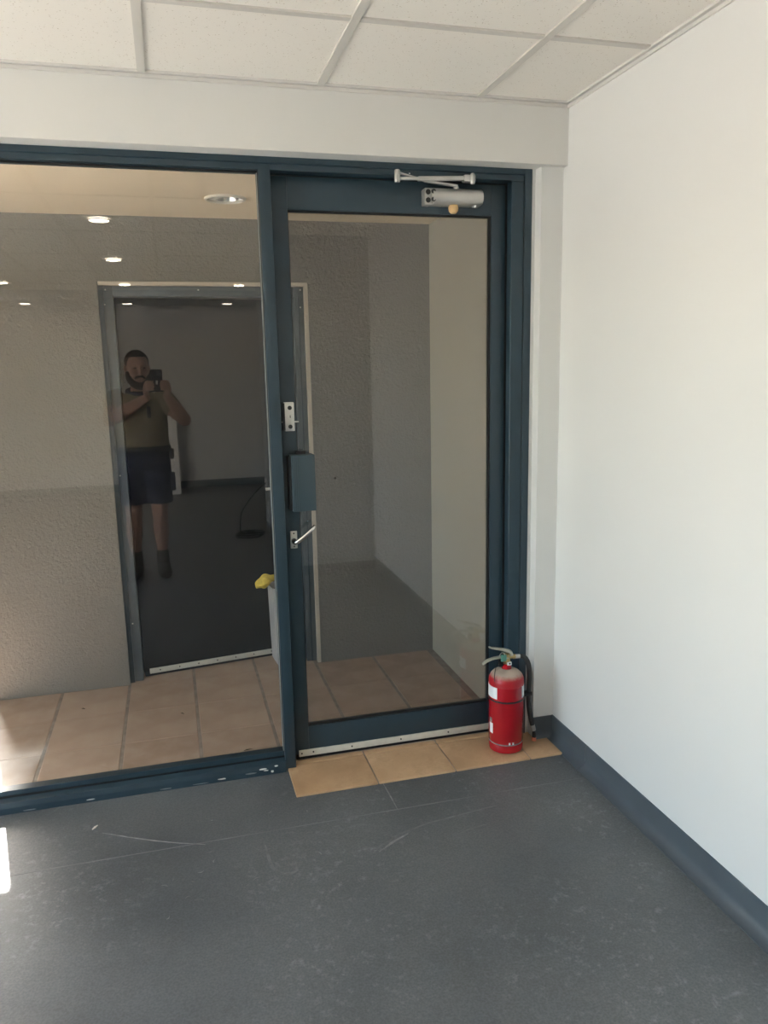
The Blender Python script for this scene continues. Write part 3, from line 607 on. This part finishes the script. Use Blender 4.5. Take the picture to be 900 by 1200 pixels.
va = obj('valve', bm, 'brass', fe, True)
bx('valve_face', 'paper', (EX-0.004, EX+0.013, EY-0.020, EY-0.012, ev(0.346), ev(0.358)), va)
bm = bmesh.new(); lathe(bm, [(0, 0), (0.0032, 0), (0.0032, 0.002), (0, 0.002)], 0, 0, 10, axis=((EX+0.005, EY-0.020, ev(0.353)), (0, -1, 0))); obj('valve_screw', bm, 'rubber', va)
bm = bmesh.new(); tube(bm, [(EX+0.010, EY, ev(0.372)), (EX+0.034, EY, ev(0.372))], 0.0075, 12); tube(bm, [(EX+0.026, EY, ev(0.372)), (EX+0.036, EY, ev(0.372))], 0.0095, 6); obj('outlet', bm, 'brass', va, True)
# squeeze lever (top) and carrying handle
bm = bmesh.new(); tube(bm, [(EX+0.020, EY, ev(0.378)), (EX+0.014, EY, ev(0.393)), (EX-0.010, EY-0.003, ev(0.404)), (EX-0.040, EY-0.008, ev(0.414)), (EX-0.066, EY-0.012, ev(0.422)), (EX-0.078, EY-0.014, ev(0.427))], [(0.010, 0.008), (0.012, 0.0075), (0.012, 0.007), (0.011, 0.005), (0.009, 0.0035), (0.006, 0.003)], 12, flat=(0, 1, 0), smooth_n=4); obj('squeeze_lever', bm, 'steel', fe, True)
bm = bmesh.new(); tube(bm, [(EX+0.004, EY, ev(0.372)), (EX-0.030, EY-0.004, ev(0.377)), (EX-0.060, EY-0.010, ev(0.378)), (EX-0.088, EY-0.014, ev(0.372)), (EX-0.105, EY-0.016, ev(0.361))], [(0.012, 0.006), (0.011, 0.005), (0.010, 0.005), (0.010, 0.005), (0.007, 0.004)], 12, flat=(0, 1, 0), smooth_n=4); obj('carry_handle', bm, 'steel', fe, True)
bm = bmesh.new(); box(bm, EX-0.030, EX-0.008, EY-0.022, EY-0.010, ev(0.364), ev(0.390), bev=0.003, rot=None); obj('safety_tag', bm, 'teal', fe, True)
bm = bmesh.new(); tube(bm, [(EX-0.026+0.011*math.cos(a), EY-0.020, ev(0.390)+0.011*math.sin(a)) for a in [2*math.pi*k/14 for k in range(15)]], 0.0013, 6, caps=False); obj('pin_ring', bm, 'steel', fe, True)
bm = bmesh.new(); box(bm, EX-0.034, EX-0.016, EY-0.010, EY+0.006, ev(0.338), ev(0.366), bev=0.004); obj('gauge', bm, 'black', fe, True)
bm = bmesh.new(); tube(bm, [(EX-0.034, EY-0.014, ev(0.366)), (EX-0.052, EY-0.02, ev(0.345)), (EX-0.062, EY-0.03, ev(0.318)), (EX-0.064, EY-0.036, ev(0.295))], 0.0014, 6, smooth_n=4); obj('tie_cord', bm, 'black', fe, True)
# stickers wrapped round the cylinder
def wrap(name, a0, a1, z0, z1, m, r=0.0686, parent=fe):
    bm = bmesh.new(); k = 8; A = []
    for i in range(k+1):
        a = math.radians(a0+(a1-a0)*i/k); d = Vector((math.cos(a), math.sin(a), 0)); c = Vector((EX, EY, 0))
        A.append([bm.verts.new(c+d*rr+Vector((0, 0, ev(z)))) for rr, z in ((r, z0), (r, z1), (0.0675, z1), (0.0675, z0))])
    for a, b2 in zip(A, A[1:]):
        for q in range(4): bm.faces.new((a[q], a[(q+1) % 4], b2[(q+1) % 4], b2[q]))
    bm.faces.new(A[0][::-1]); bm.faces.new(A[-1]); return obj(name, bm, m, parent, True)
camdir = math.degrees(math.atan2(-EY, -EX))            # towards the camera
wrap('sticker', camdir-96, camdir-30, 0.222, 0.268, 'paper'); wrap('sticker', camdir+62, camdir+110, 0.222, 0.268, 'paper')
wrap('sticker', camdir-64, camdir-47, 0.076, 0.118, 'paper'); wrap('sticker', camdir-64, camdir-52, 0.121, 0.138, M['steel'])
for a in (10, 22): wrap('paint_nick', camdir+a, camdir+a+5, 0.040, 0.049, 'paper', 0.0692)
# rubber strap and clip
bm = bmesh.new(); lathe(bm, [(0.0675, 0.2085), (0.0705, 0.2095), (0.0705, 0.2150), (0.0675, 0.216)], EX, EY, 40, EZ); obj('strap', bm, 'black', fe, True)
hd = Vector((1.0, -0.0, 0))
bx('hose_clip', 'black', (EX+0.066, EX+0.106, EY-0.012, EY+0.012, ev(0.204), ev(0.221)), fe, bev=0.003)
bm = bmesh.new(); tube(bm, [(EX+0.034, EY, ev(0.372)), (EX+0.058, EY, ev(0.370))], [0.0085, 0.0085], 14); obj('hose_ferrule', bm, 'alupaint', fe, True)
bm = bmesh.new(); tube(bm, [(EX+0.054, EY, ev(0.371)), (EX+0.076, EY, ev(0.363)), (EX+0.092, EY, ev(0.335)), (EX+0.098, EY, ev(0.29)), (EX+0.096, EY, ev(0.225)), (EX+0.098, EY, ev(0.16)), (EX+0.106, EY, ev(0.11)), (EX+0.115, EY, ev(0.070))], [0.0085, 0.0095, 0.010, 0.010, 0.0095, 0.0095, 0.0095, 0.009], 14, smooth_n=6); hs = obj('hose', bm, 'hose', fe, True)
bm = bmesh.new(); tube(bm, [(EX+0.113, EY, ev(0.076)), (EX+0.120, EY, ev(0.052))], [0.0105, 0.0095], 14); obj('nozzle_ferrule', bm, 'alupaint', hs, True)
bm = bmesh.new(); tube(bm, [(EX+0.119, EY, ev(0.054)), (EX+0.122, EY, ev(0.036)), (EX+0.122, EY, ev(0.020))], [0.005, 0.0075, 0.008], 12); obj('nozzle', bm, 'black', hs, True)
bm = bmesh.new(); tube(bm, [(EX+0.122, EY, ev(0.022)), (EX+0.121, EY, ev(0.008))], [0.0088, 0.0095], 12); obj('nozzle_cap', bm, 'orange', hs, True)

# ------------------------------------------------------------------ room downlights (seen mirrored in the window)
def lamp(x, y, z):
    l = empty('ceiling_downlight', (x, y, z), category='ceiling light', group='lit downlights of the room ceiling')
    bm = bmesh.new(); lathe(bm, [(0.064, 0.0), (0.064, -0.004), (0.061, -0.006), (0.058, -0.006), (0.056, -0.002), (0.056, 0.0)], x, y, 32, z); obj('trim_ring', bm, 'board', l, True)
    bm = bmesh.new(); lathe(bm, [(0.057, -0.0055), (0.045, -0.0095), (0.025, -0.012), (0, -0.013)], x, y, 32, z); obj('lens', bm, 'lampglow', l)
    return l
L0 = lamp(-0.32, 0.415, ZC-0.002)
L0['label'] = 'lit round downlight nearest the glass, mirrored highest in the window'
def copy_tree(o, loc, label):
    c = o.copy(); COL.objects.link(c); c.location = Vector(loc)*U; c['label'] = label
    for ch in o.children:
        k = ch.copy(); COL.objects.link(k); k.parent = c
    return c
for (x, y, z, lb) in ((-0.345, -1.363, ZC-0.002, 'lit round downlight mirrored second highest in the window, over the wall'),
    (-0.349, -3.285, ZC-0.002, 'lit round downlight mirrored on the cream edging of the far doorway, left one'),
    (0.825, -3.297, ZC-0.002, 'lit round downlight mirrored on the cream edging of the far doorway, right one'),
    (-1.505, -3.20, ZC-0.002, 'lit round downlight mirrored at the left edge of the window'),
    (-1.50, -4.45, 2.28, 'lit round downlight mirrored lowest on the rendered wall'),
    (-0.38, -4.45, 2.28, 'lit round downlight mirrored in the dark far door, left one'),
    (0.775, -4.45, 2.28, 'lit round downlight mirrored in the dark far door, right one'),
    (-1.52, 0.415, ZC-0.002, 'lit round downlight of the left row nearest the glass, outside the picture'),
    (-1.52, -1.363, ZC-0.002, 'lit round downlight second in the left row, outside the picture')):
    copy_tree(L0, (x, y, z), lb)

# ------------------------------------------------------------------ things behind the camera, seen as reflections
bm = bmesh.new(); box(bm, -0.36, 0.085, -4.29, -4.262, 0.0, 1.16, bev=0.002)
for v in bm.verts: v.co.y -= 0.36*v.co.z*0.8
obj('leaning_board', bm, 'board', smooth=True, label='white board leaning on the back wall behind the person', category='board')
bm = bmesh.new(); pts = []
for k in range(70):
    a = k*0.55; r = 0.075+0.03*math.sin(k*0.37)
    pts.append((0.64+r*1.3*math.cos(a), -1.45+r*math.sin(a), 0.008+0.0011*k*0.5+0.008*abs(math.sin(k*1.3))))
tube(bm, pts, 0.0055, 6)
tube(bm, [(0.56, -1.45, 0.03), (0.555, -1.47, 0.10), (0.58, -1.53, 0.22), (0.68, -1.60, 0.34), (0.78, -1.66, 0.42), (0.826, -1.68, 0.45)], 0.005, 6, smooth_n=4)
obj('extension_lead', bm, 'black', smooth=True, label='black cable piled on the floor, mirrored in the dark far door', category='cable')
so_ = bx('wall_socket', 'board', (0.822, 0.835, -1.72, -1.64, 0.41, 0.49), bev=0.002, label='white power socket on the block of wall in the reflection', category='socket')

# ---- the photographer and the phone
ph = empty('smartphone', (-0.062, -0.016, 1.355), label='black phone held up by the mirrored person', category='phone')
bm = bmesh.new(); box(bm, -0.100, -0.024, -0.020, -0.0115, 1.355, 1.505, bev=0.004, seg=3); obj('phone_body', bm, 'phone', ph, True)
bx('camera_bump', 'darkmetal', (-0.058, -0.028, -0.0120, -0.0100, 1.462, 1.499), ph, bev=0.0008)
bm = bmesh.new(); lathe(bm, [(0, 0), (0.006, 0), (0.006, 0.001), (0, 0.0012)], 0, 0, 14, axis=((-0.036, -0.0100, 1.490), (0, 1, 0))); obj('camera_lens', bm, 'eye', ph, True)
bx('phone_mark', 'alupaint', (-0.068, -0.056, -0.0118, -0.0112, 1.405, 1.432), ph)
PX, PY = -0.195, -0.36
def remeshed(name, bm, voxel, m, parent, smooth_it=4, **kw):
    me = mesh_of('tmp', bm, Vector((0, 0, 0)), None, False); t = bpy.data.objects.new('tmp', me); COL.objects.link(t)
    r = t.modifiers.new('r', 'REMESH'); r.mode = 'VOXEL'; r.voxel_size = voxel*U; r.use_smooth_shade = True
    s = t.modifiers.new('s', 'SMOOTH'); s.factor = 0.5; s.iterations = smooth_it
    dg = bpy.context.evaluated_depsgraph_get(); ev_ = t.evaluated_get(dg)
    out = bpy.data.meshes.new_from_object(ev_); out.name = name
    bpy.data.objects.remove(t); bpy.data.meshes.remove(me)
    out.materials.clear(); out.materials.append(M[m])
    off = ORG[parent.name] if parent else Vector((PX, PY, 0))
    out.transform(Matrix.Translation(-off*U))
    for p in out.polygons: p.use_smooth = True
    o = bpy.data.objects.new(name, out); COL.objects.link(o); ORG[o.name] = off
    if parent: o.parent = parent
    else: o.location = off*U
    return props(o, **kw)
HC = Vector((PX+0.003, PY+0.035, 1.515))           # head centre
def arm(s, bm, r=1.0, part='all'):
    sh = Vector((PX+s*0.165, PY-0.005, 1.300)); 
    el = Vector((0.108, PY+0.135, 1.150)) if s > 0 else Vector((-0.395, PY+0.13, 1.165))
    wr_ = Vector((-0.005, -0.062, 1.325)) if s > 0 else Vector((-0.135, -0.062, 1.318))
    if part in ('all', 'upper'):
        e2 = sh.lerp(el, 0.55 if part == 'upper' else 1.0)
        tube(bm, [sh+Vector((-s*0.06, 0, 0.02)), sh, sh.lerp(e2, 0.5), e2], [0.058*r, 0.066*r, 0.060*r, 0.054*r if part == 'upper' else 0.048*r], 14)
        ball(bm, sh, 0.062*r)
    if part == 'all':
        ball(bm, el, 0.047)
        tube(bm, [el, el.lerp(wr_, 0.3), el.lerp(wr_, 0.75), wr_], [0.045, 0.048, 0.034, 0.027], 14); ball(bm, wr_, 0.025)
    return sh, el, wr_
bm = bmesh.new()
# trunk
tube(bm, [(PX, PY, 0.84), (PX, PY, 0.90), (PX, PY, 0.98), (PX, PY+0.008, 1.08), (PX, PY, 1.18), (PX, PY-0.005, 1.27), (PX, PY-0.008, 1.32), (PX, PY-0.01, 1.345)],
     [(0.150, 0.105), (0.168, 0.115), (0.170, 0.125), (0.168, 0.130), (0.172, 0.118), (0.168, 0.100), (0.125, 0.080), (0.07, 0.06)], 24, flat=(1, 0, 0))
# neck, head
tube(bm, [(PX, PY-0.01, 1.31), (PX, PY+0.005, 1.37), (HC.x, HC.y-0.01, 1.44)], [0.062, 0.055, 0.055], 16)
RH = Matrix.Rotation(math.radians(-14), 3, 'Z') @ Matrix.Rotation(math.radians(-8), 3, 'X')
def hp_(x, y, z): return HC + RH @ Vector((x, y, z))
ball(bm, hp_(0, -0.008, 0.028), 0.086, 20, (0.90, 1.08, 1.0), RH); ball(bm, hp_(0, 0.018, -0.05), 0.062, 18, (0.95, 1.02, 1.15), RH)
ball(bm, hp_(0, 0.058, -0.098), 0.030, 12, (1.1, 0.8, 0.8))                                     # chin
tube(bm, [hp_(0, 0.082, 0.022), hp_(0, 0.092, -0.005), hp_(0, 0.100, -0.026)], [0.009, 0.012, 0.017], 10); ball(bm, hp_(0, 0.096, -0.024), 0.016, 10)
ball(bm, hp_(0, 0.076, 0.032), 0.03, 12, (1.7, 0.5, 0.35)); ball(bm, hp_(0, 0.079, -0.058), 0.018, 10, (1.5, 0.6, 0.55))
for s in (-1, 1):
    ball(bm, hp_(s*0.082, -0.005, -0.005), 0.026, 12, (0.35, 0.75, 1.15), RH); ball(bm, hp_(s*0.042, 0.058, -0.018), 0.028, 12)
# arms, hands
for s in (-1, 1):
    sh, el, wr_ = arm(s, bm)
    px_ = -0.0155 if s > 0 else -0.1085            # phone edge on this side
    pc = Vector((px_+s*0.030, -0.052, 1.378))      # palm centre, behind the phone's edge
    d = (pc-wr_)
    tube(bm, [wr_, wr_.lerp(pc, 0.5), pc, pc+Vector((-s*0.004, 0.006, 0.030))], [(0.024, 0.020), (0.030, 0.018), (0.034, 0.016), (0.030, 0.013)], 14, flat=(0.3*s, 0.95, 0))
    for k in range(4):                             # fingers wrap round the edge onto the phone's front
        z = 1.366 + 0.0185*k; ln = (0.86, 1.0, 0.97, 0.80)[k]
        a = pc + Vector((0, 0.012, -0.018+0.0175*k)); 
        tube(bm, [a, Vector((px_+s*0.020, -0.020, z+0.004)), Vector((px_+s*0.010, 0.001, z+0.005)), Vector((px_-s*0.020*ln, 0.0015, z+0.004)), Vector((px_-s*0.030*ln, -0.0015, z+0.003))],
             [0.0090, 0.0085, 0.0080, 0.0072, 0.0062], 8, smooth_n=3)
    tube(bm, [pc+Vector((-s*0.006, -0.012, -0.010)), Vector((px_+s*0.010, -0.052, 1.398)), Vector((px_-s*0.008, -0.042, 1.418)), Vector((px_-s*0.022, -0.0335, 1.428))], [0.012, 0.0105, 0.0095, 0.0078], 8, smooth_n=3)
# legs and feet
for s in (-1, 1):
    hx_ = PX + s*0.085; kx = PX + s*0.092 - 0.005; ax = PX + s*0.095 - 0.01
    tube(bm, [(hx_, PY, 0.86), (hx_, PY, 0.78), (kx, PY+0.006, 0.60), (kx, PY+0.012, 0.46), (ax, PY-0.008, 0.33), (ax, PY-0.014, 0.18), (ax, PY-0.016, 0.07)],
         [(0.088, 0.098), (0.088, 0.095), (0.070, 0.075), (0.055, 0.058), (0.056, 0.062), (0.036, 0.040), (0.036, 0.042)], 18, flat=(1, 0, 0))
    tube(bm, [(ax, PY-0.05, 0.045), (ax, PY+0.02, 0.05), (ax+s*0.012, PY+0.11, 0.032), (ax+s*0.016, PY+0.16, 0.026)], [(0.034, 0.04), (0.038, 0.045), (0.042, 0.026), (0.03, 0.018)], 14, flat=(1, 0, 0))
pe = remeshed('person', bm, 0.0052, 'skin', None, 3, label='person in yellow shirt and navy shorts photographing, mirrored in the window', category='person')
for s in (-1, 1):
    bm = bmesh.new(); ball(bm, hp_(s*0.031, 0.0775, 0.012), 0.0085, 10, (1.2, 0.6, 0.7)); obj('eye', bm, 'eye', pe, True)
bm = bmesh.new(); ball(bm, hp_(0, -0.014, 0.042), 0.091, 20, (0.92, 1.07, 0.95), RH)
for v in list(bm.verts):
    q = RH.inverted() @ (v.co-HC)
    if q.y > 0.02 and q.z < 0.075: v.co -= RH @ Vector((0, (q.y-0.02)*1.0, 0))
    if q.z < -0.02: v.co += RH @ Vector((0, 0, (-0.02-q.z)*0.6))
remeshed('hair', bm, 0.006, 'hair', pe, 3)
bm = bmesh.new()
tube(bm, [hp_(-0.074, 0.010, -0.02), hp_(-0.066, 0.030, -0.07), hp_(-0.035, 0.066, -0.105), hp_(0, 0.080, -0.115), hp_(0.035, 0.066, -0.105), hp_(0.066, 0.030, -0.07), hp_(0.074, 0.010, -0.02)], [(0.012, 0.02), (0.02, 0.026), (0.026, 0.028), (0.028, 0.03), (0.026, 0.028), (0.02, 0.026), (0.012, 0.02)], 12, smooth_n=3)
tube(bm, [hp_(-0.036, 0.076, -0.062), hp_(-0.018, 0.092, -0.046), hp_(0, 0.097, -0.044), hp_(0.018, 0.092, -0.046), hp_(0.036, 0.076, -0.062)], 0.008, 8, smooth_n=3)
remeshed('beard', bm, 0.005, 'hair', pe, 2)
bm = bmesh.new()
tube(bm, [(PX, PY, 0.945), (PX, PY, 0.98), (PX, PY+0.010, 1.08), (PX, PY, 1.18), (PX, PY-0.005, 1.27), (PX, PY-0.008, 1.325), (PX, PY-0.01, 1.352)],
     [(0.182, 0.130), (0.186, 0.138), (0.186, 0.145), (0.187, 0.131), (0.182, 0.113), (0.138, 0.092), (0.078, 0.070)], 28, flat=(1, 0, 0))
for s in (-1, 1): arm(s, bm, 1.16, 'upper')
sh_ = remeshed('work_shirt', bm, 0.008, 'shirt', pe, 4)
bm = bmesh.new(); tube(bm, [(PX+0.082*math.cos(a), PY-0.004+0.080*math.sin(a), 1.350+0.018*math.cos(a-math.pi/2)*-1) for a in [2*math.pi*k/20 for k in range(21)]], [(0.012, 0.02)]*21, 8, caps=False); obj('collar', bm, 'navy', sh_, True)
bx('shirt_pocket', 'navy', (PX+0.05, PX+0.075, PY+0.108, PY+0.132, 1.17, 1.25), sh_, bev=0.004)
bm = bmesh.new()
tube(bm, [(PX, PY, 0.80), (PX, PY, 0.86), (PX, PY, 0.93), (PX, PY, 0.965)], [(0.165, 0.120), (0.186, 0.130), (0.188, 0.138), (0.186, 0.138)], 28, flat=(1, 0, 0))
for s in (-1, 1):
    hx_ = PX + s*0.088; kx = PX + s*0.094
    tube(bm, [(hx_, PY, 0.86), (hx_, PY, 0.76), (kx, PY+0.006, 0.62), (kx, PY+0.008, 0.545)], [(0.098, 0.115), (0.100, 0.112), (0.092, 0.10), (0.092, 0.102)], 20, flat=(1, 0, 0))
sh2 = remeshed('shorts', bm, 0.008, 'navy', pe, 3)
bm = bmesh.new(); lathe(bm, [(0.0, 0)], 0, 0) if False else None
tube(bm, [(PX+0.192*math.cos(a), PY+0.144*math.sin(a), 0.948) for a in [2*math.pi*k/28 for k in range(29)]], [(0.020, 0.005)]*29, 8, caps=False, flat=(0, 0, 1)); obj('belt', bm, 'black', sh2, True)
bx('cargo_pocket', 'navy', (PX+0.178, PX+0.212, PY-0.05, PY+0.06, 0.635, 0.76), sh2, bev=0.008)
bx('belt_pouch', 'black', (PX+0.178, PX+0.214, PY-0.03, PY+0.05, 0.865, 0.94), sh2, bev=0.008)
for s in (-1, 1):
    ax = PX + s*0.095 - 0.01; bm = bmesh.new()
    tube(bm, [(ax, PY-0.016, 0.19), (ax, PY-0.016, 0.12), (ax, PY-0.014, 0.05)], [(0.043, 0.048), (0.046, 0.052), (0.048, 0.058)], 16, flat=(1, 0, 0))
    tube(bm, [(ax, PY-0.075, 0.042), (ax, PY+0.02, 0.052), (ax+s*0.012, PY+0.11, 0.042), (ax+s*0.016, PY+0.178, 0.034)], [(0.040, 0.040), (0.046, 0.050), (0.052, 0.040), (0.036, 0.026)], 16, flat=(1, 0, 0))
    for v in bm.verts: v.co.z = max(v.co.z, 0.002)
    remeshed('boot', bm, 0.006, 'boot', pe, 2)

# ------------------------------------------------------------------ outdoors (not in view, lights the entrance)
bx('ground_paving', 'paving', (-24, 12, 2.81, 26, -0.30, -0.121), kind=ST, label='sunlit pale paving outside the entrance, out of the picture', category='ground')
bx('ground_side', 'paving', (-24, XL-0.151, -16, 2.80, -0.30, -0.121), kind=ST, label='pale paving beside the left windows, out of the picture', category='ground')
